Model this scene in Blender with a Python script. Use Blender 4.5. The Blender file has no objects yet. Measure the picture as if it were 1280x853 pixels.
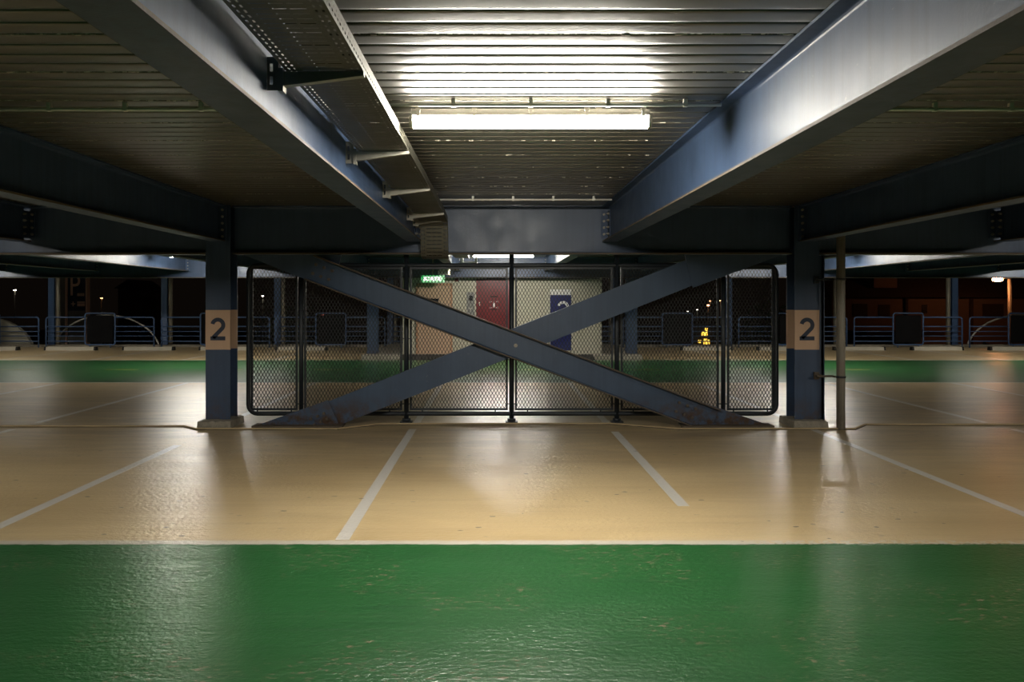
import bpy, bmesh, math, random
from mathutils import Vector, Matrix
random.seed(7)
S = bpy.context.scene
COL = S.collection

# ------------------------------------------------------------------ camera, world, exposure
EYE = 1.6
cam_d = bpy.data.cameras.new('camera')
cam_d.sensor_width = 36.0
cam_d.lens = 36.0 * 1000.0 / 1280.0
cam_d.shift_x = 22.5 / 1280.0
cam_d.shift_y = -49.5 / 1280.0
cam_d.clip_end = 400
cam = bpy.data.objects.new('camera', cam_d)
cam.location = (0, 0, EYE)
cam.rotation_euler = (math.pi / 2, 0, 0)
COL.objects.link(cam)
S.camera = cam

world = bpy.data.worlds.new('night_sky')
S.world = world
world.use_nodes = True
bg = world.node_tree.nodes['Background']
bg.inputs[0].default_value = (0.62, 0.42, 0.30, 1)
bg.inputs[1].default_value = 0.0022

S.view_settings.view_transform = 'Standard'
S.view_settings.look = 'None'
S.view_settings.gamma = 1.0
S.view_settings.use_curve_mapping = False
S.view_settings.exposure = 1.0
S.cycles.use_denoising = True
S.cycles.max_bounces = 8
S.cycles.diffuse_bounces = 4
S.cycles.glossy_bounces = 4
S.cycles.sample_clamp_indirect = 6.0

LAMP = 140.0           # emission of the fluorescent diffusers (lens, facing down)
LAMP_SIDE = 52.0       # their side walls
LAMP_COL = (1.0, 0.95, 0.84)

# ------------------------------------------------------------------ mesh builder
class MB:
    def __init__(s):
        s.v = []; s.f = []; s.sm = []
    def add(s, vs, fs, smooth=False):
        b = len(s.v)
        s.v += [tuple(p) for p in vs]
        for f in fs:
            s.f.append(tuple(b + i for i in f)); s.sm.append(smooth)
        return s
    def box(s, a, b):
        x0, y0, z0 = [min(a[i], b[i]) for i in range(3)]
        x1, y1, z1 = [max(a[i], b[i]) for i in range(3)]
        return s.add([(x0,y0,z0),(x1,y0,z0),(x1,y1,z0),(x0,y1,z0),(x0,y0,z1),(x1,y0,z1),(x1,y1,z1),(x0,y1,z1)],
                     [(0,3,2,1),(4,5,6,7),(0,1,5,4),(1,2,6,5),(2,3,7,6),(3,0,4,7)])
    def obox(s, c, ax, ay, az):
        c = Vector(c); ax = Vector(ax); ay = Vector(ay); az = Vector(az)
        p = [c + ax*i + ay*j + az*k for k in (-1,1) for (i,j) in ((-1,-1),(1,-1),(1,1),(-1,1))]
        return s.add(p, [(0,3,2,1),(4,5,6,7),(0,1,5,4),(1,2,6,5),(2,3,7,6),(3,0,4,7)])
    def prism(s, poly, axis, a0, a1, smooth=False):
        n = len(poly)
        def P(u, w, t):
            return {'y': (u, t, w), 'x': (t, u, w), 'z': (u, w, t)}[axis]
        vs = [P(u, w, a0) for u, w in poly] + [P(u, w, a1) for u, w in poly]
        fs = [(i, (i+1) % n, (i+1) % n + n, i + n) for i in range(n)]
        b = len(s.v)
        s.add(vs, fs, smooth)
        s.f.append(tuple(b + i for i in range(n))); s.sm.append(False)
        s.f.append(tuple(b + n + i for i in reversed(range(n)))); s.sm.append(False)
        return s
    def tube(s, path, r, n=8, closed=False):
        path = [Vector(p) for p in path]; m = len(path)
        rings = []
        up = None
        for i in range(m):
            if closed:
                d = path[(i+1) % m] - path[i-1]
            else:
                d = path[min(i+1, m-1)] - path[max(i-1, 0)]
            d.normalize()
            if up is None:
                up = Vector((0,0,1)) if abs(d.z) < .9 else Vector((1,0,0))
                up = (up - d*up.dot(d)).normalized()
            else:
                up = (up - d*up.dot(d)).normalized()
            sd = d.cross(up)
            rings.append([path[i] + (up*math.cos(2*math.pi*k/n) + sd*math.sin(2*math.pi*k/n))*r for k in range(n)])
        vs = [p for R in rings for p in R]
        fs = []
        for i in range(m if closed else m-1):
            j = (i+1) % m
            for k in range(n):
                fs.append((i*n+k, i*n+(k+1) % n, j*n+(k+1) % n, j*n+k))
        b = len(s.v)
        s.add(vs, fs, True)
        if not closed:
            s.f.append(tuple(b + k for k in range(n))); s.sm.append(False)
            s.f.append(tuple(b + (m-1)*n + k for k in reversed(range(n)))); s.sm.append(False)
        return s
    def cyl(s, p0, p1, r, n=12):
        return s.tube([p0, p1], r, n)
    def mesh(s, name, mat):
        me = bpy.data.meshes.new(name)
        me.from_pydata(s.v, [], s.f)
        bm = bmesh.new(); bm.from_mesh(me)
        bmesh.ops.recalc_face_normals(bm, faces=bm.faces)
        bm.to_mesh(me); bm.free()
        me.polygons.foreach_set('use_smooth', s.sm)
        if mat: me.materials.append(mat)
        return me

def link(name, data, parent=None):
    o = bpy.data.objects.new(name, data)
    COL.objects.link(o)
    if parent is not None: o.parent = parent
    return o
def mk(name, mb, mat, parent=None, label=None, cat=None, group=None, kind=None):
    o = link(name, mb.mesh(name, mat), parent)
    return tag(o, label, cat, group, kind)
def tag(o, label=None, cat=None, group=None, kind=None):
    if label: o['label'] = label
    if cat: o['category'] = cat
    if group: o['group'] = group
    if kind: o['kind'] = kind
    return o
def thing(name, loc, label, cat, group=None, rz=0):
    o = link(name, None)
    o.location = loc; o.rotation_euler = (0, 0, rz)
    o.empty_display_size = .2
    return tag(o, label, cat, group, 'thing')
def dup(root, loc, label, rz=None):
    def rec(o, par):
        c = o.copy(); COL.objects.link(c)
        if par is not None: c.parent = par
        for ch in [x for x in bpy.data.objects if x.parent == o]: rec(ch, c)
        return c
    r = rec(root, None)
    r.location = loc
    if rz is not None: r.rotation_euler = (0, 0, rz)
    r['label'] = label
    return r

# ------------------------------------------------------------------ materials
class N:
    """tiny node helper"""
    def __init__(s, name):
        s.m = bpy.data.materials.new(name); s.m.use_nodes = True
        s.t = s.m.node_tree
        s.b = s.t.nodes['Principled BSDF']
        s.pos = s.t.nodes.new('ShaderNodeNewGeometry').outputs['Position']
    def n(s, kind, **k):
        x = s.t.nodes.new(kind)
        for a, v in k.items(): setattr(x, a, v)
        return x
    def put(s, sock, v):
        if hasattr(v, 'is_output') or isinstance(v, bpy.types.NodeSocket): s.t.links.new(v, sock)
        else:
            if isinstance(v, (tuple, list)) and len(v) == 3 and sock.type == 'RGBA': v = (*v, 1)
            sock.default_value = v
    def math(s, op, a, b=0.0, c=None, clamp=False):
        x = s.n('ShaderNodeMath', operation=op, use_clamp=clamp)
        s.put(x.inputs[0], a); s.put(x.inputs[1], b)
        if c is not None: s.put(x.inputs[2], c)
        return x.outputs[0]
    def xyz(s, v):
        x = s.n('ShaderNodeSeparateXYZ'); s.put(x.inputs[0], v); return x.outputs
    def scale(s, v, sc, off=(0,0,0)):
        x = s.n('ShaderNodeMapping'); s.put(x.inputs['Vector'], v)
        x.inputs['Scale'].default_value = sc; x.inputs['Location'].default_value = off
        return x.outputs[0]
    def noise(s, v, sc, detail=3, rough=.55, dist=0):
        x = s.n('ShaderNodeTexNoise'); s.put(x.inputs['Vector'], v)
        x.inputs['Scale'].default_value = sc; x.inputs['Detail'].default_value = detail
        x.inputs['Roughness'].default_value = rough; x.inputs['Distortion'].default_value = dist
        return x.outputs['Fac']
    def voro(s, v, sc):
        x = s.n('ShaderNodeTexVoronoi'); s.put(x.inputs['Vector'], v); x.inputs['Scale'].default_value = sc
        return x.outputs
    def ramp(s, v, a, b, lo=0.0, hi=1.0):
        x = s.n('ShaderNodeMapRange'); s.put(x.inputs['Value'], v)
        x.inputs['From Min'].default_value = a; x.inputs['From Max'].default_value = b
        x.inputs['To Min'].default_value = lo; x.inputs['To Max'].default_value = hi
        return x.outputs[0]
    def mix(s, f, a, b):
        x = s.n('ShaderNodeMix', data_type='RGBA')
        s.put(x.inputs[0], f); s.put(x.inputs[6], a); s.put(x.inputs[7], b)
        return x.outputs[2]
    def bump(s, h, strength, dist=.01, nrm=None):
        x = s.n('ShaderNodeBump'); s.put(x.inputs['Height'], h)
        x.inputs['Strength'].default_value = strength; x.inputs['Distance'].default_value = dist
        if nrm is not None: s.put(x.inputs['Normal'], nrm)
        return x.outputs[0]
    def set(s, **k):
        for a, v in k.items(): s.put(s.b.inputs[a.replace('_', ' ')], v)
        return s.m

def paint(name, col, rough=.4, var=.25, streak=0.0, rust=0.0, metallic=0.0, bump=.05, scuff=0.0, spec=.5):
    m = N(name)
    lo = tuple(c*(1-var) for c in col); hi = tuple(min(1, c*(1+var)) for c in col)
    n1 = m.noise(m.pos, 3.0, 5)
    c = m.mix(n1, lo, hi)
    if streak:
        ns = m.noise(m.scale(m.pos, (22, 22, .8)), 1.0, 4)
        c = m.mix(m.ramp(ns, .45, .75, 0, streak), c, tuple(x*.45 for x in col))
    if scuff:
        nv = m.noise(m.scale(m.pos, (6, 6, 9)), 4.0, 6, .7)
        c = m.mix(m.ramp(nv, .66, .72, 0, scuff), c, (.33, .33, .34))
    if rust:
        nr = m.noise(m.pos, 9.0, 6, .65)
        z = m.xyz(m.pos)[2]
        k = m.math('MULTIPLY', m.ramp(nr, .42, .62), m.ramp(z, .02, .42, rust*1.3, 0.0), clamp=True)
        c = m.mix(k, c, (.060, .032, .016))
        nr2 = m.noise(m.pos, 30.0, 4, .6)
        k2 = m.math('MULTIPLY', m.ramp(nr2, .55, .65), m.ramp(z, .0, .16, rust, 0.0), clamp=True)
        c = m.mix(k2, c, (.02, .014, .01))
    nb = m.noise(m.pos, 60.0, 3)
    r = m.ramp(m.noise(m.pos, 5.0, 2), 0, 1, max(.05, rough-.1), min(1, rough+.12))
    return m.set(Base_Color=c, Roughness=r, Metallic=metallic, Specular_IOR_Level=spec, Normal=m.bump(nb, bump, .01))

def emit(name, col, k):
    m = N(name)
    m.b.inputs['Emission Color'].default_value = (*col, 1)
    m.b.inputs['Emission Strength'].default_value = k
    return m.set(Base_Color=(.8, .8, .8), Roughness=.4)

BLUE = (.043, .070, .128)
M = {}
M['steel'] = paint('blue_steel_paint', BLUE, .46, .22, streak=.45, bump=.06, scuff=.25, spec=.3)
M['steel_col'] = paint('blue_column_paint', (.034, .060, .115), .46, .2, streak=.35, rust=.7, bump=.08, scuff=.2)
M['brace'] = paint('blue_brace_paint', (.050, .080, .135), .46, .2, streak=.25, rust=1.0, bump=.08, scuff=.3)
M['bolt'] = paint('rusty_bolt', (.10, .078, .06), .6, .4)
M['transom'] = paint('blue_transom_paint', BLUE, .42, .25, streak=.3, bump=.08, scuff=.15, spec=.6)
M['edge_rust'] = paint('rusty_edge', (.085, .064, .042), .7, .4, bump=.2)
M['fence'] = paint('dark_fence_paint', (.016, .021, .027), .45, .25, bump=.05)
M['fmesh'] = paint('dark_mesh_paint', (.010, .012, .014), .6, .25, bump=.0)
M['rail'] = paint('railing_blue', (.055, .105, .22), .4, .2)
M['rail_mesh'] = paint('screen_charcoal', (.008, .008, .009), .85, .3, spec=.08)
M['galv'] = paint('galvanised_steel', (.30, .28, .23), .45, .3, metallic=.3, bump=.1)
M['tray'] = paint('tray_steel', (.095, .09, .068), .5, .25, metallic=.6, bump=.05)
M['galv_light'] = paint('galvanised_bright', (.62, .59, .52), .42, .15, metallic=.3, bump=.05)
M['pipe'] = paint('grey_pipe', (.24, .22, .185), .5, .3, streak=.5, rust=.5)
M['conduit'] = paint('pale_conduit', (.80, .77, .70), .35, .08)
M['housing'] = paint('luminaire_housing', (.52, .49, .42), .5, .12)
M['beige'] = paint('beige_plaque', (.52, .35, .235), .5, .07, streak=.08)
M['ink'] = paint('dark_blue_ink', (.012, .022, .048), .5, .1)
M['navy'] = paint('navy_sign', (.012, .018, .10), .45, .1)
M['white'] = paint('white_sign', (.70, .70, .68), .5, .05)
M['concrete'] = None
M['cream'] = paint('cream_wall', (.44, .42, .335), .65, .07, streak=.12)
M['door'] = paint('salmon_door', (.47, .32, .22), .5, .06)
M['door_frame'] = paint('salmon_frame', (.40, .22, .13), .5, .1)
M['red'] = paint('red_door', (.125, .012, .015), .33, .1)
M['grey'] = paint('grey_plate', (.20, .20, .19), .45, .1)
M['dark'] = paint('dark_glass', (.012, .012, .014), .25, .1)
M['black'] = paint('matt_black', (.010, .009, .008), .8, .2)
M['diffuser'] = emit('fluorescent_diffuser', LAMP_COL, LAMP)
M['dim_tube'] = emit('dim_fill_tube', LAMP_COL, 14.0)  # weak emission for the added fill row over the far bays
M['diffuser_side'] = emit('fluorescent_diffuser_side', LAMP_COL, LAMP_SIDE)
M['exit_green'] = emit('exit_sign_green', (0.0, .60, .12), .30)
M['exit_white'] = emit('exit_sign_letters', (1, 1, .92), 1.3)
M['lamp_orange'] = emit('sodium_lamp', (1.0, .36, .13), 45.0)
M['pt_orange'] = emit('far_lamp_orange', (1.0, .42, .16), 6.0)
M['pt_white'] = emit('far_lamp_white', (1.0, .92, .78), 7.0)
M['pt_yellow'] = emit('lit_shop_window', (1.0, .58, .06), 1.1)
M['pt_red'] = emit('far_lamp_red', (1.0, .10, .04), .5)
M['asphalt'] = paint('night_asphalt', (.03, .028, .026), .9, .3)
M['house'] = paint('rendered_house_wall', (.12, .085, .065), .85, .12)
M['roof_tile'] = paint('dark_roof_tile', (.03, .02, .017), .9, .3)
M['leaf'] = paint('night_leaves', (.055, .06, .02), .7, .5)
M['bark'] = paint('bark', (.05, .038, .026), .9, .3)
M['totem'] = paint('totem_navy', (.02, .024, .045), .5, .1)
M['totem_tan'] = paint('totem_lettering', (.75, .48, .34), .6, .1)
M['totem_grey'] = paint('totem_grey', (.16, .15, .13), .6, .2)

def concrete():
    m = N('concrete')
    n1 = m.noise(m.pos, 14, 6, .7); n2 = m.noise(m.pos, 60, 4, .6)
    c = m.mix(n1, (.12, .105, .08), (.38, .34, .27))
    c = m.mix(m.ramp(n2, .55, .7, 0, .7), c, (.09, .078, .06))
    return m.set(Base_Color=c, Roughness=.85, Normal=m.bump(n2, .5, .02))
M['concrete'] = concrete()

def kerb_mat():
    m = N('painted_kerb')
    n1 = m.noise(m.pos, 9, 6, .7)
    c = m.mix(m.ramp(n1, .35, .7), (.40, .365, .30), (.22, .195, .155))
    return m.set(Base_Color=c, Roughness=.7, Normal=m.bump(n1, .2, .02))
M['kerb'] = kerb_mat()
M['stop'] = paint('pale_concrete', (.46, .42, .34), .8, .25, bump=.3)

def floor_mat(kind):
    m = N('floor_' + kind)
    p = m.pos; X, Y, Z = m.xyz(p)
    # edges wobble
    we = m.math('MULTIPLY', m.math('SUBTRACT', m.noise(p, 9.0, 5, .7), .5), .055)
    Yw = m.math('ADD', Y, we)
    def band(v, a, b, s=.012):
        return m.math('MULTIPLY', m.ramp(v, a-s, a+s), m.ramp(v, b-s, b+s, 1, 0))
    # --- beige
    big = m.noise(m.scale(p, (.35, 1.0, 1)), 1.1, 5, .6, .6)
    tr = m.noise(m.scale(p, (.5, 7.0, 1)), 1.4, 5, .6)
    beige = m.mix(m.ramp(big, .3, .7), (.50, .365, .185), (.64, .495, .275))
    beige = m.mix(m.ramp(tr, .5, .8, 0, .35), beige, (.36, .24, .12))
    # parked-tyre grime on both sides of the joint
    gr = m.noise(m.scale(p, (.45, 2.2, 1)), 1.6, 6, .65, 1.2)
    gz = m.math('MULTIPLY', m.ramp(Y, 6.6, 9.9, 0, 1), m.ramp(Y, 11.5, 15.6, 1, .12))
    gk = m.math('MULTIPLY', m.ramp(gr, .28, .62), gz)
    beige = m.mix(m.math('MULTIPLY', gk, .66), beige, (.18, .132, .082))
    streaks = m.noise(m.scale(p, (1.2, 26, 1)), 1.2, 4, .6)
    beige = m.mix(m.math('MULTIPLY', m.ramp(streaks, .58, .72, 0, .5), m.ramp(Y, 5.5, 10, .25, 1)), beige, (.20, .145, .09))
    # --- green
    gn = m.noise(m.scale(p, (.6, 2.5, 1)), 1.3, 5, .6)
    green = m.mix(gn, (.013, .086, .021), (.024, .125, .035))
    gt = m.noise(m.scale(p, (.7, 18, 1)), 1.0, 4, .6)
    green = m.mix(m.ramp(gt, .56, .75, 0, .5), green, (.010, .060, .022))
    tl = m.noise(m.scale(p, (.10, 9, 1)), 1.0, 3, .5)
    tl = m.math('ABSOLUTE', m.math('SUBTRACT', tl, .5))
    green = m.mix(m.ramp(tl, .0, .012, .55, 0), green, (.045, .13, .05))
    wear = m.noise(m.scale(p, (1.0, 2.4, 1)), 16, 6, .72)
    wmask = m.math('MULTIPLY', m.ramp(wear, .575, .60), m.ramp(m.noise(p, 1.1, 2), .50, .58))
    green = m.mix(m.math('MULTIPLY', wmask, .75), green, (.30, .20, .15))
    near = m.ramp(Yw, 5.275, 5.29, 1, 0)
    far = band(Yw, 15.80, 21.78)
    gmask = m.math('MAXIMUM', near, far)
    col = m.mix(gmask, beige, green)
    # --- white border lines
    cov = m.ramp(m.math('ADD', m.noise(p, 22, 5, .7), m.ramp(X, .6, 2.2, .32, -.02)), .46, .52)
    w1 = m.math('MULTIPLY', band(Yw, 5.265, 5.352, .01), cov)
    w2 = m.math('MAXIMUM', band(Yw, 15.70, 15.81), band(Yw, 21.75, 21.86))
    wm = m.math('MAXIMUM', w1, w2)
    if kind == 'main':
        col = m.mix(m.math('MULTIPLY', wm, .92), col, (.56, .52, .45))
    elif kind == 'line':
        wearn = m.noise(m.scale(p, (1.5, 3, 1)), 6, 6, .7)
        col = m.mix(m.ramp(wearn, .24, .34, .45, .97), col, (.60, .575, .53))
    else:
        wearn = m.noise(m.scale(p, (1.5, 3, 1)), 6, 6, .7)
        col = m.mix(m.ramp(wearn, .36, .55, .2, .9), col, (.62, .46, .05))
    # dark specks and scrapes
    sv = m.voro(m.scale(p, (1.1, 2.0, 1)), 3.4)
    rnd = m.noise(p, 33, 3, .6)
    sp = m.math('MULTIPLY', m.ramp(m.math('ADD', sv['Distance'], m.math('MULTIPLY', rnd, .16)), .155, .175, 1, 0), m.ramp(m.noise(p, 1.3, 2), .44, .54))
    col = m.mix(m.math('MULTIPLY', sp, m.ramp(gmask, 0, 1, .85, .3)), col, (.05, .04, .03))
    # --- relief
    tex = m.noise(m.scale(p, (1.0, 1.5, 1)), 24, 3, .6)
    ridge = m.noise(m.scale(p, (.12, 5.5, 1)), 1.6, 4, .55)
    patch = m.ramp(m.noise(m.scale(p, (.8, 1.2, 1)), 1.7, 3), .38, .62)
    h = m.math('ADD', m.math('MULTIPLY', m.math('SUBTRACT', tex, .5), m.ramp(patch, 0, 1, .45, 1.0)), m.math('MULTIPLY', ridge, .55))
    nrm = m.bump(h, .66, .012)
    nrm = m.bump(m.noise(p, 90, 2, .5), .10, .006, nrm)
    rg = m.ramp(m.noise(m.scale(p, (.6, 1.6, 1)), 1.2, 1), 0, 1, .28, .33)
    return m.set(Base_Color=col, Roughness=rg, Normal=nrm, IOR=1.8)
M['floor'] = floor_mat('main'); M['line'] = floor_mat('line'); M['yellow'] = floor_mat('yellow')

SHEET = .607; RIB = SHEET / 4; SEAM0 = 3.683
def deck_mat():
    m = N('galvanised_deck')
    p = m.pos; X, Y, Z = m.xyz(p)
    n1 = m.noise(m.scale(p, (.6, 3, 1)), 1.6, 5, .6)
    base = m.mix(m.ramp(n1, .3, .7), (.098, .090, .068), (.138, .128, .098))
    # distance to the sheet seam
    u = m.math('FRACT', m.math('DIVIDE', m.math('SUBTRACT', Y, SEAM0 - 20*SHEET), SHEET))
    d = m.math('MULTIPLY', m.math('MINIMUM', u, m.math('SUBTRACT', 1.0, u)), SHEET)
    nx = m.noise(m.scale(p, (1, 1, 0)), 13, 6, .75)
    lime = m.math('MULTIPLY', m.ramp(d, .006, .011, 1, 0), m.ramp(nx, .50, .57))
    drip = m.math('MULTIPLY', m.ramp(m.math('SUBTRACT', d, m.math('MULTIPLY', m.ramp(m.noise(m.scale(p, (1, .25, 0)), 26, 5, .7), .52, .85), .09)), 0.004, .012, 1, 0), m.ramp(u, .5, .52))
    base = m.mix(m.math('MULTIPLY', drip, .85), base, (.02, .018, .012))
    flake = m.noise(m.scale(p, (1, 2.6, 0)), 20, 6, .75)
    fl = m.math('MULTIPLY', m.ramp(flake, .655, .70), m.ramp(m.noise(p, 1.1, 2), .5, .6))
    base = m.mix(m.math('MULTIPLY', fl, .3), base, (.62, .58, .50))
    base = m.mix(lime, base, (.80, .75, .63))
    met = m.ramp(m.math('MAXIMUM', lime, drip), 0, 1, .40, 0)
    # rolled sheet: gloss spreads across the ribs only (anisotropy)
    tan = m.n('ShaderNodeCombineXYZ'); tan.inputs[0].default_value = 1.0
    m.b.inputs['Anisotropic'].default_value = .75
    m.t.links.new(tan.outputs[0], m.b.inputs['Tangent'])
    return m.set(Base_Color=base, Metallic=met, Roughness=m.ramp(n1, 0, 1, .285, .33))
M['deck'] = deck_mat()

# ------------------------------------------------------------------ setting: floor, ceiling deck, outside ground
XL, XR, Y0, Y1 = -20.0, 20.5, -6.0, 28.35
DECK_Z = 2.83
floor = mk('floor', MB().box((XL, Y0, -.28), (XR, Y1, 0)), M['floor'], kind='structure', label='glossy painted car park floor, beige bays and green driving lanes')
GRID = [-1.018 + 2.5*k for k in range(-6, 8)]
def strip(name, x0, y0, x1, y1, mat):
    mk(name, MB().box((x0, y0, .0), (x1, y1, .0012)), mat, floor)
ends = {-3.518: 9.0, 1.482: 6.25}
for g in GRID:
    for (a, b) in ((5.36, 10.0), (10.55, 15.72)):
        if abs(g) > 11: continue
        if a < 6:
            if abs(g - 1.482) < .01: a, b = 6.25, 9.82
            if abs(g + 1.018) < .01: b = 10.02
            if abs(g + 3.518) < .01: b = 8.9
        strip('bay_line', g-.047, a, g+.047, b, M['line'])
    if abs(g) > 3.6 or g < -3: strip('bay_line', g-.047, 21.9, g+.047, 26.9, M['line'])
for k in range(-8, 9):
    strip('yellow_dash', k*2.45+.65, 18.74, k*2.45+1.45, 18.80, M['yellow'])

ceiling = mk('ceiling', MB().box((XL, Y0, DECK_Z+.062), (XR, Y1, DECK_Z+.30)), M['concrete'], kind='structure', label='concrete slab carried on ribbed steel decking')
# profiled deck: each sheet one piece, four dished pans and re-entrant slots
prof = []
for k in range(4):
    a = k*RIB
    dish = 6
    prof += [(a+.016, .052), (a+.0055, .006), (a+.010, .0012)]
    for i in range(dish+1):
        t = i/dish
        prof.append((a+.013 + t*(RIB-.026), -.0010*math.sin(math.pi*t)))
    prof += [(a+RIB-.010, .0012), (a+RIB-.0055, .006), (a+RIB-.016, .052)]
mb = MB()
vs = [(XL, u, w) for u, w in prof] + [(XR, u, w) for u, w in prof]
n = len(prof)
mb.add(vs, [(i, i+1, i+1+n, i+n) for i in range(n-1)], False)
me = bpy.data.meshes.new('deck_sheet')
me.from_pydata(mb.v, [], mb.f)
for i, pl in enumerate(me.polygons):
    pl.use_smooth = (i % 13) in range(2, 10)
bm_ = bmesh.new(); bm_.from_mesh(me); bmesh.ops.recalc_face_normals(bm_, faces=bm_.faces)
bm_.to_mesh(me); bm_.free()
me.materials.append(M['deck'])
k0 = math.floor((Y0 - SEAM0)/SHEET) + 1
k = k0
while SEAM0 + (k+1)*SHEET < Y1:
    o = link('deck_sheet', me, ceiling)
    o.location = (0, SEAM0 + k*SHEET, DECK_Z)
    k += 1
# lime crust beads squeezed out of the sheet seams
mb = MB()
for k in range(-2, 13):
    y = SEAM0 + k*SHEET
    for i in range(230):
        x = random.uniform(-7, 7)
        if random.random() < .35 + .5*abs(math.sin(x*1.7 + k*2.1)):
            l = random.uniform(.003, .016); hgt = random.uniform(.0015, .004)
            yy = y + random.uniform(-.006, .006)
            mb.obox((x, yy, DECK_Z + .004 - hgt), (l, 0, 0), (0, random.uniform(.002, .004), 0), (0, 0, hgt))
M['lime'] = paint('lime_crust', (.62, .56, .44), .8, .25)
mk('lime_crust', mb, M['lime'], ceiling, kind='stuff')

mk('ground', MB().box((-160, Y1+.6, -6.4), (160, 220, -6.2)), M['asphalt'], kind='structure', label='dark street ground below the car park')
mk('kerb', MB().box((XL, 28.05, 0), (XR, 28.30, .085)), M['concrete'], kind='structure', label='low pale kerb along the open far edge of the deck')

# expansion joint running between the columns
path = [(-20, 10.19), (-3.95, 10.19), (-3.72, 9.975), (-1.95, 9.965), (-1.50, 10.36), (1.50, 10.40), (2.32, 9.975), (4.50, 9.975), (4.80, 10.33), (20.5, 10.33)]
mb = MB(); mb2 = MB()
def ribbon(mb, path, o0, o1, z0, z1):
    P = [Vector((x, y)) for x, y in path]
    L = []; R = []
    for i, p in enumerate(P):
        d = (P[min(i+1, len(P)-1)] - P[max(i-1, 0)]).normalized(); nn = Vector((-d.y, d.x))
        L.append(p + nn*o1); R.append(p + nn*o0)
    for i in range(len(P)-1):
        q = [R[i], R[i+1], L[i+1], L[i]]
        mb.add([(v.x, v.y, z0) for v in q] + [(v.x, v.y, z1) for v in q], [(0,3,2,1),(4,5,6,7),(0,1,5,4),(1,2,6,5),(2,3,7,6),(3,0,4,7)])
ribbon(mb, path, -.022, .0, .0, .004)
ribbon(mb2, path, .0, .035, .0, .020)
M['joint_edge'] = paint('joint_cover', (.42, .31, .17), .6, .4, bump=.2)
j = link('expansion_joint', None); tag(j, 'dark expansion joint crossing the floor beneath the braces', 'floor joint', kind='thing')
mk('joint_gap', mb, M['black'], j); mk('joint_cover', mb2, M['joint_edge'], j)

# ------------------------------------------------------------------ steel: I sections
def isect(c, z0, z1, bf, tw, tf, r=.018):
    pts = []
    h = bf/2; t = tw/2
    def arc(cx, cz, a0, a1):
        return [(cx + r*math.cos(math.radians(a0+(a1-a0)*i/3)), cz + r*math.sin(math.radians(a0+(a1-a0)*i/3))) for i in range(4)]
    pts += [(c-h, z0), (c+h, z0), (c+h, z0+tf)]
    pts += arc(c+t+r, z0+tf+r, 270, 180)
    pts += arc(c+t+r, z1-tf-r, 180, 90)
    pts += [(c+h, z1-tf), (c+h, z1), (c-h, z1), (c-h, z1-tf)]
    pts += arc(c-t-r, z1-tf-r, 90, 0)
    pts += arc(c-t-r, z0+tf+r, 0, -90)
    pts += [(c-h, z0+tf)]
    return pts
def bolt(mb, p, axis, r=.017, l=.022):
    a = Vector(axis)
    mb.tube([Vector(p), Vector(p) + a*l], r, 6)
    mb.tube([Vector(p) + a*l, Vector(p) + a*(l+.016)], r*.55, 6)

def long_beam(x, ya, yb, z0, label, cleats=True, group='longitudinal beams'):
    t = thing('steel_beam', (x, ya, z0), label, 'beam', group)
    L = yb - ya
    mk('beam_section', MB().prism(isect(0, 0, DECK_Z - z0 - .003, .19, .0095, .0146), 'y', 0, L), M['steel'], t)
    mb = MB()
    for s in (-1, 1):
        mb.obox((s*.0955, L/2, .0075), (.0010, 0, 0), (0, L/2, 0), (0, 0, .0075))
    mk('rusty_flange_edge', mb, M['edge_rust'], t)
    if cleats:
        for s in (-1, 1):
            c = MB()
            c.box((s*.006, L-.07, .055), (s*.016, L+.086, .40))          # leg on the beam web
            c.box((s*.006, L+.078, .055), (s*.105, L+.090, .40))         # leg on the transom web
            cl = mk('cleat', c, M['steel'], t)
            b = MB()
            for i in range(4):
                zz = .10 + i*.085
                bolt(b, (s*.068, L+.078, zz), (0, -1, 0)); bolt(b, (s*.016, L-.03, zz), (s, 0, 0))
            mk('bolts', b, M['galv'], cl, kind='stuff')
    else:
        mb = MB().box((-.11, L-.02, -.01), (.11, L, (.455 if z0 < 2.4 else .38)))
        pl = mk('end_plate', mb, M['steel'], t)
        b = MB()
        for i in range(5):
            for s in (-1, 1): bolt(b, (s*.065, L-.02, .06 + i*.085), (0, -1, 0))
        mk('bolts', b, M['galv'], pl, kind='stuff')
    return t

FB = 2.365
front = [(-6.018, 'dark blue steel beam meeting the transom at the far left of the picture'),
         (-3.518, 'shaded blue steel beam running into the left numbered column'),
         (-1.018, 'blue steel roof beam with the cable tray bracketed to its side'),
         (1.485, 'large blue steel roof beam with glossy web to the right of the near lamp'),
         (3.985, 'shaded blue steel beam running into the right numbered column'),
         (6.488, 'dark blue steel beam meeting the transom at the far right of the picture')]
for x, lab in front:
    c = abs(abs(x - .233) - 3.75) > .2
    long_beam(x, Y0, 10.235 if c else 10.196, FB, lab, c)
ordn = ['first', 'second', 'third', 'fourth', 'fifth', 'sixth', 'seventh', 'eighth', 'ninth', 'tenth', 'eleventh', 'twelfth']
for i in range(12):
    x = -1.018 + 2.502*(i-5)
    long_beam(x, 10.50, 22.12, 2.44, f'{ordn[i]} blue steel beam from the left behind the braced frame, under the far lane', False, 'beams over the far lane')

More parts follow.
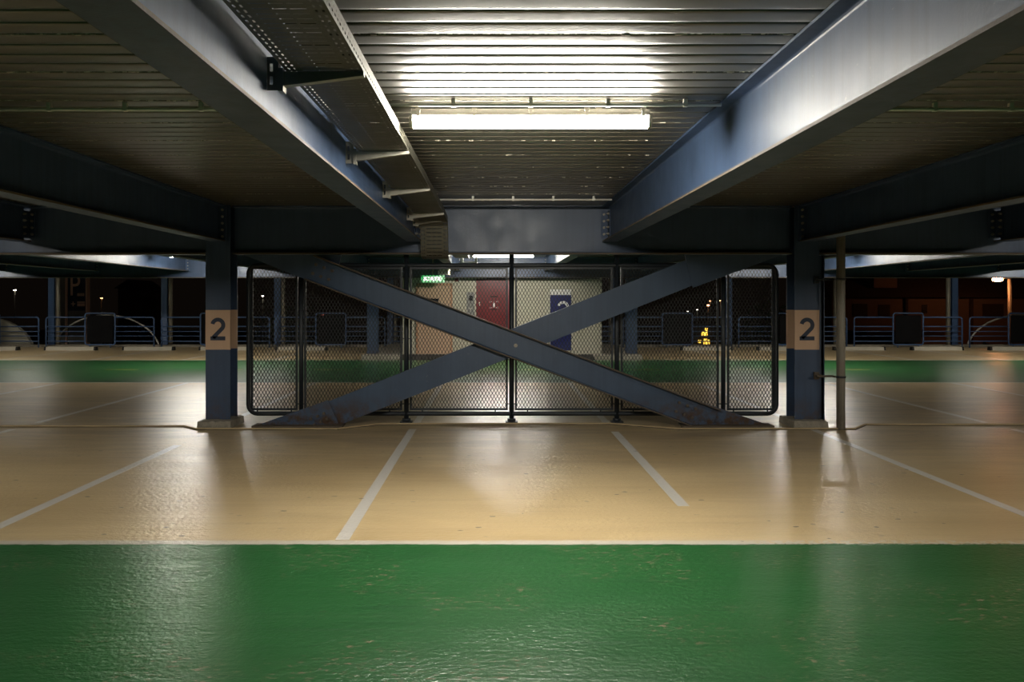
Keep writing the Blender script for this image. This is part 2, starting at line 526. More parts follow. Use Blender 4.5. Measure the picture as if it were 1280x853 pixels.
def transom(xa, xb, yc, z0, label, bf=.21):
    t = thing('transom_beam', ((xa+xb)/2, yc, z0), label, 'beam', 'cross beams')
    h = (xb-xa)/2
    mk('beam_section', MB().prism(isect(0, 0, DECK_Z - z0 - .003, bf, .012, .019), 'x', -h, h), M['transom'], t)
    mb = MB()
    for s in (-1, 1): mb.obox((0, s*(bf/2+.0005), .0095), (h, 0, 0), (0, .0010, 0), (0, 0, .0095))
    mk('rusty_flange_edge', mb, M['edge_rust'], t)
    return t
YT = 10.345
transom(-15, -3.69, YT, 2.205, 'blue steel cross beam to the left of the left numbered column')
transom(-3.35, 3.82, YT, 2.205, 'blue steel cross beam above the X-brace between the numbered columns')
transom(4.16, 15, YT, 2.205, 'blue steel cross beam to the right of the right numbered column')
transom(-19.5, 20, 22.25, 2.255, 'far cross beam with lit lower edge in front of the stair core')

# ------------------------------------------------------------------ glyphs
def stroke(path, w):
    P = [Vector(p) for p in path]
    L = []; R = []
    for i, p in enumerate(P):
        d0 = (P[i] - P[i-1]).normalized() if i else (P[1]-P[0]).normalized()
        d1 = (P[i+1] - P[i]).normalized() if i < len(P)-1 else d0
        n0 = Vector((-d0.y, d0.x)); n1 = Vector((-d1.y, d1.x))
        b = (n0+n1)
        if b.length < .3: b = n0
        b.normalize(); k = w/2/max(.45, b.dot(n0))
        L.append(p + b*k); R.append(p - b*k)
    return L, R
def two(w, h, t):
    r = (w-t)/2; cx = w/2; cy = h - t/2 - r
    pts = [(cx + r*math.cos(math.radians(a)), cy + r*math.sin(math.radians(a))) for a in range(168, -41, -12)]
    pts += [(t*.62, t/2 + .02*h)]
    return [stroke(pts, t), stroke([(0, t/2), (w, t/2)], t)]
def glyph_mesh(mb, strokes, origin, ux, uz, nrm, depth):
    o = Vector(origin); ux = Vector(ux); uz = Vector(uz); nn = Vector(nrm)*depth
    for L, R in strokes:
        m = len(L)
        vs = [o + ux*p.x + uz*p.y for p in L] + [o + ux*p.x + uz*p.y for p in R]
        vs2 = [v + nn for v in vs]
        fs = []
        for i in range(m-1):
            fs += [(i, i+1, m+i+1, m+i), (2*m+i, 3*m+i, 3*m+i+1, 2*m+i+1),
                   (i, 2*m+i, 2*m+i+1, i+1), (m+i, m+i+1, 3*m+i+1, 3*m+i)]
        fs += [(0, m, 3*m, 2*m), (m-1, 3*m-1, 4*m-1, 2*m-1)]
        mb.add(vs + vs2, fs)
def text_mesh(txt, size, mat, name, parent, loc, rot=(math.pi/2, 0, 0), bold=0.0, ext=.002, sx=1.0):
    cu = bpy.data.curves.new('txt', 'FONT'); cu.body = txt; cu.size = size; cu.align_x = 'CENTER'; cu.align_y = 'CENTER'
    cu.offset = bold; cu.extrude = ext; cu.resolution_u = 3
    tmp = bpy.data.objects.new('txt', cu); COL.objects.link(tmp)
    dg = bpy.context.evaluated_depsgraph_get(); dg.update()
    me = bpy.data.meshes.new_from_object(tmp.evaluated_get(dg))
    bpy.data.objects.remove(tmp)
    me.materials.clear(); me.materials.append(mat)
    o = link(name, me, parent); o.location = loc; o.rotation_euler = rot; o.scale = (sx, 1, 1)
    return o

# ------------------------------------------------------------------ numbered columns (front row)
def num_column(x, label, side):
    t = thing('numbered_column', (x, 10.2, 0), label, 'column', 'numbered columns')
    h = .29; w = .157
    pl = MB()
    # concrete plinth with chipped top edge
    x0, x1, y0, y1, z1 = -.21, .21, -.14, .38, .10
    nx, ny = 9, 11
    top = {}
    vs = []; fs = []
    for i in range(nx+1):
        for jj in range(ny+1):
            ex = i in (0, nx) or jj in (0, ny)
            vs.append((x0+(x1-x0)*i/nx + random.uniform(-.004, .004), y0+(y1-y0)*jj/ny + random.uniform(-.004, .004), z1 - (random.uniform(.0, .022) if ex else random.uniform(0, .005))))
    for i in range(nx):
        for jj in range(ny):
            a = i*(ny+1)+jj; fs.append((a, a+ny+1, a+ny+2, a+1))
    rim = [i*(ny+1) for i in range(nx+1)] + [nx*(ny+1)+q for q in range(1, ny+1)] + [i*(ny+1)+ny for i in range(nx-1, -1, -1)] + [q for q in range(ny-1, 0, -1)]
    b = len(vs)
    for r_ in rim: vs.append((vs[r_][0]*1.03, vs[r_][1] + (-.008 if vs[r_][1] < .1 else .008), 0))
    for i in range(len(rim)):
        q = (i+1) % len(rim); fs.append((rim[i], rim[q], b+q, b+i))
    pl.add(vs, fs)
    mk('plinth', pl, M['concrete'], t, label='rough concrete plinth')
    # H section, flanges facing the camera
    poly = [(-w, 0), (w, 0), (w, .014), (.0045+.02, .014), (.0045, .034), (.0045, h-.034), (.0245, h-.014), (w, h-.014), (w, h), (-w, h), (-w, h-.014), (-.0245, h-.014), (-.0045, h-.034), (-.0045, .034), (-.0245, .014), (-w, .014)]
    mk('column_section', MB().prism(poly, 'z', .07, DECK_Z-.004), M['steel_col'], t)
    zb, zt = .985, 1.490
    pq = MB()
    pq.box((-w-.0015, -.002, zb), (w+.0015, 0, zt))
    pq.box((-w-.0015, -.002, zb), (-w, .015, zt)); pq.box((w, -.002, zb), (w+.0015, .015, zt))
    for s in (-1, 1):
        pq.box((s*w, h-.016, zb), (s*.03, h-.014, zt)); pq.box((s*w, h-.016, zb), (s*(w+.0015), h, zt))
        pq.box((s*.0045, .04, zb), (s*.006, h-.036, zt))
    p = mk('number_band', pq, M['beige'], t, label='beige painted band')
    g = MB(); glyph_mesh(g, two(.190, .290, .051), (-.095, -.0021, zb+.118), (1,0,0), (0,0,1), (0,-1,0), .0015)
    mk('number_two', g, M['ink'], p, label='dark numeral 2')
    fl = MB()
    if side > 0:
        fl.box((w-.05, h+.005, 0.02), (w+.175, h+.012, 2.2)); fl.box((w+.165, h-.03, .02), (w+.175, h+.012, 2.2))
        mk('stiffener_angle', fl, M['steel_col'], t)
    return t
num_column(-3.52, 'blue steel column with beige number 2 band, no pipe beside it', -1)
num_column(3.99, 'blue steel column with beige number 2 band beside a grey downpipe', 1)

# grey downpipe by the right column
t = thing('downpipe', (4.335, 10.0, 0), 'grey metal downpipe standing by the right numbered column', 'pipe')
mk('pipe', MB().cyl((0, 0, 0), (0, 0, DECK_Z-.005), .052, 20), M['pipe'], t)
for z in (.655, 1.875):
    mb = MB().cyl((0, 0, z-.012), (0, 0, z+.012), .060, 20)
    cl = mk('clamp', mb, M['fence'], t)
    b = MB().box((-.26, .10, z-.012), (-.05, .13, z+.012)); b.box((-.262, .165, z-.045), (-.20, .205, z+.045)); b.box((-.215, .12, z-.02), (-.19, .18, z+.02)); b.box((-.07, .02, z-.01), (-.045, .12, z+.01))
    mk('clamp_arm', b, M['edge_rust'] if z < 1 else M['fence'], cl)

# ------------------------------------------------------------------ X brace
def pxy(px, py, Y): return ((px-617.5)*Y/1000.0, EYE - (py-377.0)*Y/1000.0)
YB = 10.25
def brace(name, a, b, yweb, yface, label, bolts_at, w=.335):
    (ax, az), (bx, bz) = a, b
    L = math.hypot(bx-ax, bz-az); ang = math.atan2(bz-az, bx-ax)
    t = thing(name, (ax, yweb, az), label, 'brace', 'X-brace members')
    t.rotation_euler = (0, -ang, 0)
    d = -1 if yface < yweb else 1
    mb = MB()
    hw = w/2; tf = .016
    prof = [(0, -hw), (0, hw), (d*.09, hw), (d*.09, hw-tf), (d*.018, hw-tf-.004), (d*.012, hw-tf-.012), (d*.012, -hw+tf+.012), (d*.018, -hw+tf+.004), (d*.09, -hw+tf), (d*.09, -hw)]
    mb.prism(prof, 'x', 0, L)
    mk('channel_section', mb, M['brace'], t)
    e = MB()
    if d < 0:
        e.box((0, -.0915, hw-tf), (L, -.0905, hw)); e.box((0, -.0915, -hw), (L, -.0905, -hw+tf))
        mk('rusty_toe_edge', e, M['edge_rust'], t)
    bm = MB()
    fr = (-.012 if d < 0 else -.0)
    for x in bolts_at:
        for r in (-.06, .06):
            for q in (0, .11, .22):
                bolt(bm, (x+q, fr, r), (0, -1, 0), .022, .024)
    if bolts_at: mk('bolts', bm, M['bolt'], t, kind='stuff')
    bm = MB(); bolt(bm, (L*.508, fr, 0), (0, -1, 0), .026, .02)
    if d < 0: mk('centre_bolt', bm, M['galv'], t)
    return t
A0 = pxy(388, 334.5, YB); A1 = pxy(893, 526.5, YB)
B0 = pxy(412, 519, YB+.05); B1 = pxy(868, 338.5, YB+.05)
brace('diagonal_brace', A0, A1, 10.25, 10.0, 'blue steel diagonal brace in front, falling from upper left to lower right', [.06, 5.03])
brace('diagonal_brace', B0, B1, 10.275, 10.5, 'blue steel diagonal brace behind, rising from lower left to upper right', [])
def gusset(pts, y0, y1, label, bolts=None):
    P = [pxy(x, y, (y0+y1)/2) for x, y in pts]
    P = [(x, max(z, .022)) for x, z in P]
    cx = sum(p[0] for p in P)/len(P); cz = min(p[1] for p in P)
    t = thing('gusset_plate', (cx, y0, cz), label, 'steel plate', 'brace gusset plates')
    mk('plate', MB().prism([(x-cx, z-cz) for x, z in P], 'y', 0, y1-y0), M['brace'], t)
    if bolts:
        bm = MB()
        for bx, by in bolts:
            X, Z = pxy(bx, by, y0); bolt(bm, (X-cx, 0, Z-cz), (0, -1, 0), .021, .022)
        mk('bolts', bm, M['bolt'], t, kind='stuff')
    if cz < .1:
        xs = [p[0] for p in P]
        mk('base_plate', MB().box((min(xs)-cx-.06, -.12, -cz), (max(xs)-cx+.06, .13, -cz+.022)), M['edge_rust'], t, label='rusty base plate')
    return t
gusset([(304, 318.5), (411, 361), (408, 357.5), (424, 331), (427, 318.5)], 10.262, 10.277, 'blue gusset plate under the cross beam by the left numbered column')
gusset([(978, 318.5), (866, 360), (855.5, 318.5)], 10.25, 10.266, 'blue gusset plate under the cross beam by the right numbered column')
gusset([(324, 533.2), (410, 500.5), (424, 533.2)], 10.25, 10.266, 'blue bolted gusset plate on the floor, at the lower left end of the brace',
       [(389, 524), (397, 520.5), (405, 517), (393, 531), (401, 527.5), (409, 524)])
gusset([(958, 533.2), (870, 500.5), (856, 533.2)], 10.262, 10.277, 'rust-stained gusset plate on the floor, at the lower right end of the brace')

# ------------------------------------------------------------------ mesh fence
YF = 10.6
fence = thing('security_fence', (0, YF, 0), 'dark steel fence with expanded-metal mesh panels behind the X-brace', 'fence')
def fx(px): return (px-617.5)*YF/1000.0
def fz(py): return EYE - (py-377.0)*YF/1000.0
def rrect(x0, x1, z0, z1, r, n=5):
    pts = []
    for cx, cz, a in ((x1-r, z1-r, 0), (x0+r, z1-r, 90), (x0+r, z0+r, 180), (x1-r, z0+r, 270)):
        for i in range(n+1):
            t = math.radians(a + 90*i/n)
            pts.append((cx + r*math.cos(t), 0, cz + r*math.sin(t)))
    return pts
mk('outer_frame', MB().tube(rrect(fx(310.5), fx(970.5), fz(517.3), fz(331.8), .12), .029, 10, True), M['fence'], fence)
for px in (508, 639.5, 771):
    p = mk('fence_post', MB().cyl((fx(px), 0, .0), (fx(px), 0, 2.225), .032, 12), M['fence'], fence)
    b = MB().box((fx(px)-.08, -.07, 0), (fx(px)+.08, .07, .014)); b.cyl((fx(px), 0, .012), (fx(px), 0, .05), .055, 12)
    mk('foot_plate', b, M['fence'], p)
for px in (376.5, 904):
    mk('fence_post', MB().cyl((fx(px), 0, fz(517.3)), (fx(px), 0, fz(331.8)), .030, 12), M['fence'], fence)
DW, DH = .0445, .078
def panel(pa, pb):
    x0, x1, z0, z1 = fx(pa), fx(pb), fz(511.7), fz(335.5)
    w = .013
    fr = MB()
    fr.box((x0-w, -.014, z0-w), (x1+w, .014, z0+w)); fr.box((x0-w, -.014, z1-w), (x1+w, .014, z1+w))
    fr.box((x0-w, -.014, z0+w), (x0+w, .014, z1-w)); fr.box((x1-w, -.014, z0+w), (x1+w, .014, z1-w))
    f = mk('panel_frame', fr, M['fence'], fence)
    tb = MB()
    for zz in (z0+.07, (z0+z1)/2, z1-.07):
        tb.box((x0-.05, -.006, zz-.006), (x0-w, .006, zz+.006)); tb.box((x1+w, -.006, zz-.006), (x1+.05, .006, zz+.006))
    for xx in (x0+.12*(x1-x0), x1-.12*(x1-x0)):
        tb.box((xx-.008, -.008, z0-.055), (xx+.008, .008, z0-w)); tb.box((xx-.008, -.008, z1+w), (xx+.008, .008, z1+.05))
    mk('fixing_tabs', tb, M['fence'], f, kind='stuff')
    ms = MB()
    W = x1-x0; H = z1-z0
    sl = DH/DW
    k = 0
    nmax = int((W + H/sl)/DW) + 2
    for s in (1, -1):
        for k in range(-2, nmax+1):
            # line x = k*DW - z/sl (s=1) ; mirrored for s=-1
            zA, zB = 0.0, H
            xa = k*DW; xb = k*DW - H/sl
            if xa > W: zA = (k*DW - W)*sl; xa = W
            if xb < 0: zB = k*DW*sl; xb = 0
            if zB - zA < .01 or xa < 0: continue
            if s == -1: xa, xb = W-xa, W-xb
            p = Vector((x0+xa, 0, z0+zA)); q = Vector((x0+xb, 0, z0+zB))
            d = (q-p)/2; u = d.normalized(); nn = Vector((u.z, 0, -u.x))
            yo = s*.0025
            ms.obox(((p+q)/2 + Vector((0, yo, 0))), d, Vector((0, .0022, 0)), nn*.0034)
    mk('expanded_mesh', ms, M['fmesh'], f, kind='stuff')
for a, b in ((315, 371), (381.5, 501.5), (513.5, 633.5), (645, 765), (777, 897), (910, 966)):
    panel(a, b)

# ------------------------------------------------------------------ cable tray along the left beam
tray = thing('cable_tray', (-.756, 0, 2.63), 'galvanised perforated cable tray bracketed along the left roof beam', 'cable tray')
TW = .30
xc = [0, .014, .022, .036, .044, .066, .118, .128, .172, .182, .234, .256, .264, .278, .286, .300]
xc = [v*.345/.3 for v in xc]; HW = .1725
Lc = {1, 3, 11, 13}; Tc = {5, 7, 9}
def frame_pt(path, s):
    # path of (y,z); returns point and normal at arc length s
    acc = 0
    for i in range(len(path)-1):
        a = Vector(path[i]); b = Vector(path[i+1]); l = (b-a).length
        if s <= acc + l + 1e-6 or i == len(path)-2:
            d = (b-a)/l
            return a + d*(s-acc), Vector((-d.y, d.x))
        acc += l
def tray_section(name, path, perf):
    tot = sum((Vector(path[i+1])-Vector(path[i])).length for i in range(len(path)-1))
    ys = []
    if perf:
        nn = int(tot/.05)
        for i in range(nn):
            s = i*.05
            ys += [(s, s+.010, 1), (s+.010, s+.016, 0), (s+.016, s+.044, 2), (s+.044, s+.05, 0)]
        if tot - nn*.05 > .002: ys.append((nn*.05, tot, 0))
    else:
        acc = 0
        for i in range(len(path)-1):
            l = (Vector(path[i+1])-Vector(path[i])).length; ys.append((acc, acc+l, 0)); acc += l
    mb = MB()
    th = .0012
    for s0, s1, kind in ys:
        (p0, n0), (p1, n1) = frame_pt(path, s0), frame_pt(path, s1)
        n1 = n0
        cols = []
        i = 0
        while i < len(xc)-1:
            hole = (kind == 1 and i in Tc) or (kind == 2 and i in Lc)
            if hole: i += 1; continue
            jx = i
            while jx < len(xc)-1 and not ((kind == 1 and jx in Tc) or (kind == 2 and jx in Lc)): jx += 1
            cols.append((xc[i], xc[jx])); i = jx
        for a, b in cols:
            for o in (0, th):
                mb.add([(a-HW, p0.x+n0.x*o, p0.y+n0.y*o), (b-HW, p0.x+n0.x*o, p0.y+n0.y*o), (b-HW, p1.x+n1.x*o, p1.y+n1.y*o), (a-HW, p1.x+n1.x*o, p1.y+n1.y*o)], [(0,1,2,3)])
        # side walls with staggered punched holes
        for sx in (-1, 1):
            bands = [(0, .018, 0), (.018, .030, 2), (.030, .042, 0), (.042, .054, 1), (.054, .070, 0)]
            for h0, h1, hk in bands:
                if hk and kind and ((hk == 2 and kind == 2) or (hk == 1 and kind == 1)): continue
                for o in (0, th):
                    X = sx*(HW-o)
                    mb.add([(X, p0.x+n0.x*h0, p0.y+n0.y*h0), (X, p1.x+n1.x*h0, p1.y+n1.y*h0), (X, p1.x+n1.x*h1, p1.y+n1.y*h1), (X, p0.x+n0.x*h1, p0.y+n0.y*h1)], [(0,1,2,3)])
            # rolled lip
            mb.add([(sx*HW, p0.x+n0.x*.07, p0.y+n0.y*.07), (sx*HW, p1.x+n1.x*.07, p1.y+n1.y*.07), (sx*(HW-.012), p1.x+n1.x*.07, p1.y+n1.y*.07), (sx*(HW-.012), p0.x+n0.x*.07, p0.y+n0.y*.07)], [(0,1,2,3)])
    me = bpy.data.meshes.new(name); me.from_pydata(mb.v, [], mb.f); me.materials.append(M['tray'])
    return link(name, me, tray)
tray_section('tray_section', [(-.8, 0), (2.05, 0)], True)
tray_section('tray_section', [(2.06, 0), (7.29, 0)], True)
tray_section('tray_section', [(7.30, 0), (9.36, 0), (10.02, -.03)], False)
tray_section('tray_dip', [(10.02, -.031), (10.07, -.08), (10.14, -.38), (10.19, -.46), (10.30, -.475), (10.50, -.475)], True)
tray_section('tray_rise', [(10.50, -.475), (10.75, -.42), (11.35, -.03), (11.6, 0)], True)
tray_section('tray_section', [(11.6, 0), (19.0, 0)], False)
for y in (1.71, 3.59, 5.48, 7.29, 9.30, 10.0):
    b = MB()
    # slotted wall channel: front face pierced by two slots, bolted on the beam web
    x0, x1 = -.256, -.206
    z0, z1 = -.088, .062
    sl0, sl1 = x0+.012, x0+.026
    for za, zb_ in ((z0, z0+.026), (z0+.062, z0+.084), (z0+.120, z1)): b.box((sl0, y-.022, za), (sl1, y-.019, zb_))
    b.box((x0, y-.022, z0), (sl0, y-.019, z1)); b.box((sl1, y-.022, z0), (x1, y-.019, z1))
    b.box((x1-.003, y-.019, z0), (x1, y+.022, z1))
    b.box((x1, y-.026, z0-.004), (x1+.022, y+.026, z0+.10))
    br = mk('bracket', b, M['galv'], tray)
    a = MB()
    zt = -.003
    xa, xb = -.20, .174
    a.add([(xa, y-.02, zt), (xb, y-.02, zt), (xb, y-.02, zt-.018), (xa, y-.02, zt-.066),
           (xa, y+.02, zt), (xb, y+.02, zt), (xb, y+.02, zt-.018), (xa, y+.02, zt-.066)],
          [(0,1,2,3),(4,7,6,5),(0,4,5,1),(1,5,6,2),(2,6,7,3),(3,7,4,0)])
    mk('bracket_arm', a, M['galv'], br)

# ------------------------------------------------------------------ luminaires
def luminaire(x, y, label):
    t = thing('fluorescent_luminaire', (x, y, 2.69), label, 'lamp', 'fluorescent luminaires')
    h = .755
    mb = MB().box((-h+.01, -.035, .072), (h-.01, .050, .112))
    mb.box((-h+.01, -.045, .066), (h-.01, .055, .074))
    mk('housing', mb, M['housing'], t)
    d = MB()
    prof = [(-.050, .066), (-.050, .030), (-.040, .010), (-.022, 0), (.022, 0), (.040, .010), (.050, .030), (.050, .066)]
    d.prism(prof, 'x', -h+.02, h-.02)
    df = mk('diffuser', d, M['diffuser'], t, label='glowing white diffuser')
    df.data.materials.append(M['diffuser_side'])
    for p in df.data.polygons:
        if p.normal.z > -.35: p.material_index = 1
    for s in (-1, 1):
        e = MB().prism([(u*1.06, w*1.02-.001) for u, w in prof], 'x', s*(h-.02), s*h)
        mk('end_cap', e, M['housing'], t)
    for i in range(5):
        xx = -.70 + i*.35
        c = MB().box((xx-.010, -.060, .060), (xx+.010, -.048, .100)); c.box((xx-.016, -.055, .095), (xx+.016, -.03, .114))
        mk('clip', c, M['galv_light'], t)
    for s in (-1, 1): mk('hanger', MB().box((s*.45, -.02, .112), (s*.41, .02, .139)), M['galv'], t)
    return t
l0 = luminaire(.228, 5.02, 'lit fluorescent luminaire hanging near the camera between the two large roof beams')
dup(l0, (-7.27, 5.02, 2.69), 'fluorescent luminaire of the near row, beyond the left edge of the picture')
dup(l0, (7.73, 5.02, 2.69), 'fluorescent luminaire of the near row, beyond the right edge of the picture')
for x, lab in ((-14.77, 'leftmost fluorescent luminaire of the far row, over the green lane'),
               (-7.27, 'fluorescent luminaire of the far row lighting the beams at the left'),
               (.23, 'fluorescent luminaire of the far row glimpsed above the mesh fence'),
               (7.73, 'fluorescent luminaire of the far row lighting the beams at the right'),
               (15.23, 'rightmost fluorescent luminaire of the far row, over the green lane')):
    dup(l0, (x, 19.8, 2.69), lab)
for x, lab in ((-14.77, 'leftmost added dim luminaire hidden above the far bays by the railings'), (-7.27, 'added dim luminaire above the far bays, to the left of the stair core'),
               (7.73, 'added dim luminaire above the far bays, to the right of the stair core'), (15.23, 'rightmost added dim luminaire hidden above the far bays by the railings')):
    o = dup(l0, (x, 25.2, 2.69), lab)  # unseen dim row, added to brighten the upper perimeter columns
    for c in [q for q in bpy.data.objects if q.parent == o and q.name.startswith('diffuser')]:
        c.data = c.data.copy(); c.data.materials[0] = M['dim_tube']; c.data.materials[1] = M['dim_tube']

def conduit(xa, xb, y, z, label, step=.47):
    t = thing('conduit', (xa, y, z), label, 'conduit', 'ceiling conduits')
    mk('tube', MB().cyl((0, 0, 0), (xb-xa, 0, 0), .011, 8), M['conduit'], t)
    x = step*.4
    while x < xb-xa:
        mk('clip', MB().box((x-.012, -.013, -.013), (x+.012, .013, DECK_Z-z+.001)), M['conduit'], t)
        x += step
conduit(-.905, 1.38, 4.86, 2.795, 'pale conduit across the deck just behind the near luminaire')
conduit(-3.41, -1.12, 4.95, 2.790, 'white conduit clipped under the deck at the left of the tray beam')
conduit(1.60, 3.88, 4.95, 2.790, 'pale conduit clipped under the deck at the right of the large right beam')
conduit(-.905, 1.38, 9.35, 2.790, 'thin white conduit under the deck close to the cross beam')

# ------------------------------------------------------------------ stair core, walkway
YW = 22.55
mk('floor_walkway', MB().box((-3.60, 21.75, 0), (-2.55, 28.0, .13)).box((2.75, 21.75, 0), (4.03, 28.0, .13)).box((-2.55, 22.35, 0), (2.75, 28.0, .12)), M['kerb'], kind='structure', label='raised pale walkway in front of the stair core')
mb = MB(); mb.prism([(21.75, .0), (22.35, .12), (22.35, 0)], 'x', -2.55, 2.75)
mk('floor_ramp', mb, M['asphalt'], kind='structure', label='dark ramp up to the stair core doors')
mk('wall_core', MB().box((-2.57, YW, .12), (3.04, YW+3.4, DECK_Z-.004)), M['cream'], kind='structure', label='cream stair and lift core wall')
# exit door
d = link('door_1', None); d.location = (-1.68, YW, .12); tag(d, 'salmon painted exit door with small vision panel', None, None, 'structure')
mk('leaf', MB().box((-.45, -.03, .0), (.45, -.005, 1.93)), M['door'], d)
mk('frame', MB().box((-.51, -.045, 0), (-.45, 0, 1.99)).box((.45, -.045, 0), (.51, 0, 1.99)).box((-.51, -.045, 1.93), (.51, 0, 1.99)), M['door_frame'], d)
mk('vision_pane', MB().box((-.18, -.036, 1.36), (.12, -.029, 1.56)), M['dark'], d)
mk('handle', MB().box((.33, -.06, .90), (.37, -.03, 1.02)).box((.22, -.07, .985), (.37, -.055, 1.005)), M['grey'], d)
# red lift door
d = thing('lift_door', (.0, YW, .12), 'red door with a small white pictogram in the cream core wall', 'door')
mk('leaf', MB().box((-.46, -.04, 0), (.46, -.002, 2.06)), M['red'], d)
mk('leaf_frame', MB().box((-.50, -.055, 0), (-.46, 0, 2.10)).box((.46, -.055, 0), (.50, 0, 2.10)).box((-.50, -.055, 2.06), (.50, 0, 2.10)), M['red'], d)
pc = MB()
for sx in (-1, 1):
    for sz in (-1, 1):
        cx, cz = sx*.085, 1.39 + sz*.085
        pc.box((cx-.022, -.044, cz-.006), (cx+.022, -.040, cz+.006)) ; pc.box((cx+sx*.022-.006, -.044, cz-.03), (cx+sx*.022+.006, -.040, cz+.03))
pc.box((-.022, -.044, 1.32), (.022, -.040, 1.45)); pc.box((-.012, -.044, 1.45), (.012, -.040, 1.49)); pc.box((-.03, -.044, 1.31), (.03, -.040, 1.33))
mk('pictogram', pc, M['white'], d)
mk('lettering_bar', MB().box((-.11, -.043, 1.60), (.11, -.040, 1.63)).box((-.08, -.043, 1.24), (.08, -.040, 1.265)), M['black'], d)
mk('handle', MB().box((-.42, -.07, 1.36), (-.395, -.04, 1.46)), M['galv_light'], d)
# call panel
d = thing('call_panel', (-.66, YW, 1.0), 'grey metal call panel beside the red door', 'panel')
mk('plate', MB().box((-.11, -.03, 0), (.11, 0, .86)), M['grey'], d)
mk('display', MB().box((-.04, -.034, .62), (.06, -.029, .76)), M['dark'], d)
mk('push_button', MB().cyl((0, -.03, .40), (0, -.045, .40), .03, 10), M['galv_light'], d)
# level sign
d = thing('level_sign', (1.88, YW, .22), 'navy wall sign with a white figure 2 and white top band', 'sign')
mk('sign_board', MB().box((-.295, -.012, 0), (.295, 0, 1.56)), M['navy'], d)
mk('top_band', MB().box((-.295, -.012, 1.56), (.295, 0, 1.72)), M['white'], d)
g = MB(); glyph_mesh(g, two(.32, .52, .075), (-.09, -.0125, .87), (1,0,0), (0,0,1), (0,-1,0), .002)
mk('figure_two', g, M['white'], d)
# exit sign
d = thing('exit_sign', (-1.685, 22.05, 2.12), 'green lit exit sign reading SORTIE above the salmon door', 'sign')
mk('sign_box', MB().box((-.325, 0, 0), (.325, .06, .20)), M['exit_green'], d)
text_mesh('SORTIE', .155, M['exit_white'], 'lettering', d, (-.01, -.002, .10), bold=.003, sx=1.0)
mk('stem', MB().box((-.02, .02, .20), (.02, .04, .72)), M['galv'], d)
d = thing('emergency_light', (-1.38, 22.0, 2.33), 'small white emergency light above the exit sign', 'lamp')
mk('light_case', MB().box((-.16, 0, 0), (.12, .08, .17)), M['white'], d)
mk('light_lens', MB().box((.12, .0, .0), (.17, .08, .17)), emit('emergency_lens', (1, .9, .6), 1.2), d)
mk('stem', MB().box((-.02, .02, .17), (.02, .06, .495)), M['galv'], d)
d = thing('bulkhead_light', (-.80, 19.7, 2.53), 'small white bracketed light fitting hung beyond the cross beam', 'lamp')
mk('fitting_frame', MB().box((-.02, 0, .02), (.38, .03, .05)).box((-.02, 0, .14), (.30, .03, .17)).box((.33, 0, 0), (.39, .03, .17)), M['white'], d)
mk('fitting_lens', MB().cyl((-.03, 0, .10), (.05, 0, .10), .07, 12), M['white'], d)
mk('stem', MB().box((.15, .0, .17), (.18, .03, .297)), M['galv'], d)
d = thing('wall_conduit', (0, YW, 0), 'dark conduit bending along the top of the core wall', 'conduit')
pth = [(-.27, -.05, 2.80), (-.27, -.05, 2.42)] + [(-.27+.16*(1-math.cos(a)), -.05, 2.42-.16*math.sin(a)) for a in (.4, .8, 1.2, 1.57)] + [(2.95, -.05, 2.26)]
mk('tube', MB().tube(pth, .035, 8), M['fence'], d)
d = thing('wall_cable', (.62, YW, .12), 'black cable running down the core wall beside the red door', 'cable')
mk('cable_run', MB().box((-.025, -.03, 0), (.025, 0, 2.15)), M['black'], d)
mk('cable_tag', MB().box((.0, -.035, 1.78), (.03, -.03, 1.88)).box((.01, -.035, 1.95), (.035, -.03, 2.12)).box((-.03, -.035, .9), (-.01, -.03, 1.1)), M['white'], d)
d = thing('wall_sensor', (-1.05, YW, 2.16), 'small dark alarm box high on the core wall beside the exit door', 'alarm')
mk('alarm_case', MB().box((-.045, -.05, 0), (.045, 0, .09)), M['red'], d)
mk('alarm_base', MB().box((.05, -.03, .0), (.10, 0, .10)), M['white'], d)

# row-two columns on the walkway
def plain_column(x, y, z0, label, h=.29, w=.145):
    t = thing('steel_column', (x, y, z0), label, 'column', 'columns beside the stair core')
    poly = [(-w, 0), (w, 0), (w, .014), (.0045, .014), (.0045, h-.014), (w, h-.014), (w, h), (-w, h), (-w, h-.014), (-.0045, h-.014), (-.0045, .014), (-w, .014)]
    mk('column_section', MB().prism(poly, 'z', .02, 2.25-z0), M['steel_col'], t)
    mk('base_plate', MB().box((-w-.06, -.06, 0), (w+.06, h+.06, .022)), M['concrete'], t)
plain_column((465.8-617.5)*.0222, 22.12, .13, 'dark blue column on the walkway to the left of the stair core')
plain_column((789.4-617.5)*.0222, 22.12, .13, 'dark blue column on the walkway to the right of the stair core')

# ------------------------------------------------------------------ perimeter: columns, railings, wheel stops
def per_column(x, label, side):
    t = thing('perimeter_column', (x, 28.0, .085), label, 'column', 'perimeter columns')
    w, h = .105, .2
    poly = [(-w, 0), (w, 0), (w, .012), (.004, .012), (.004, h-.012), (w, h-.012), (w, h), (-w, h), (-w, h-.012), (-.004, h-.012), (-.004, .012), (-w, .012)]
    mk('column_section', MB().prism(poly, 'z', 0, DECK_Z-.09), M['rail'], t)
    mk('base_plate', MB().box((-w-.03, -.04, 0), (w+.03, h-.0, .012)), M['rail'], t)
    mk('rain_pipe', MB().cyl((side*.185, .10, 0), (side*.185, .10, DECK_Z-.09), .075, 14), M['galv'], t)
pcs = [-15.5 + 3.955*k for k in range(9)]
for i, x in enumerate(pcs):
    per_column(x, f'{ordn[i]} slim blue perimeter column from the left, with a rain pipe', 1 if x < 0 else -1)

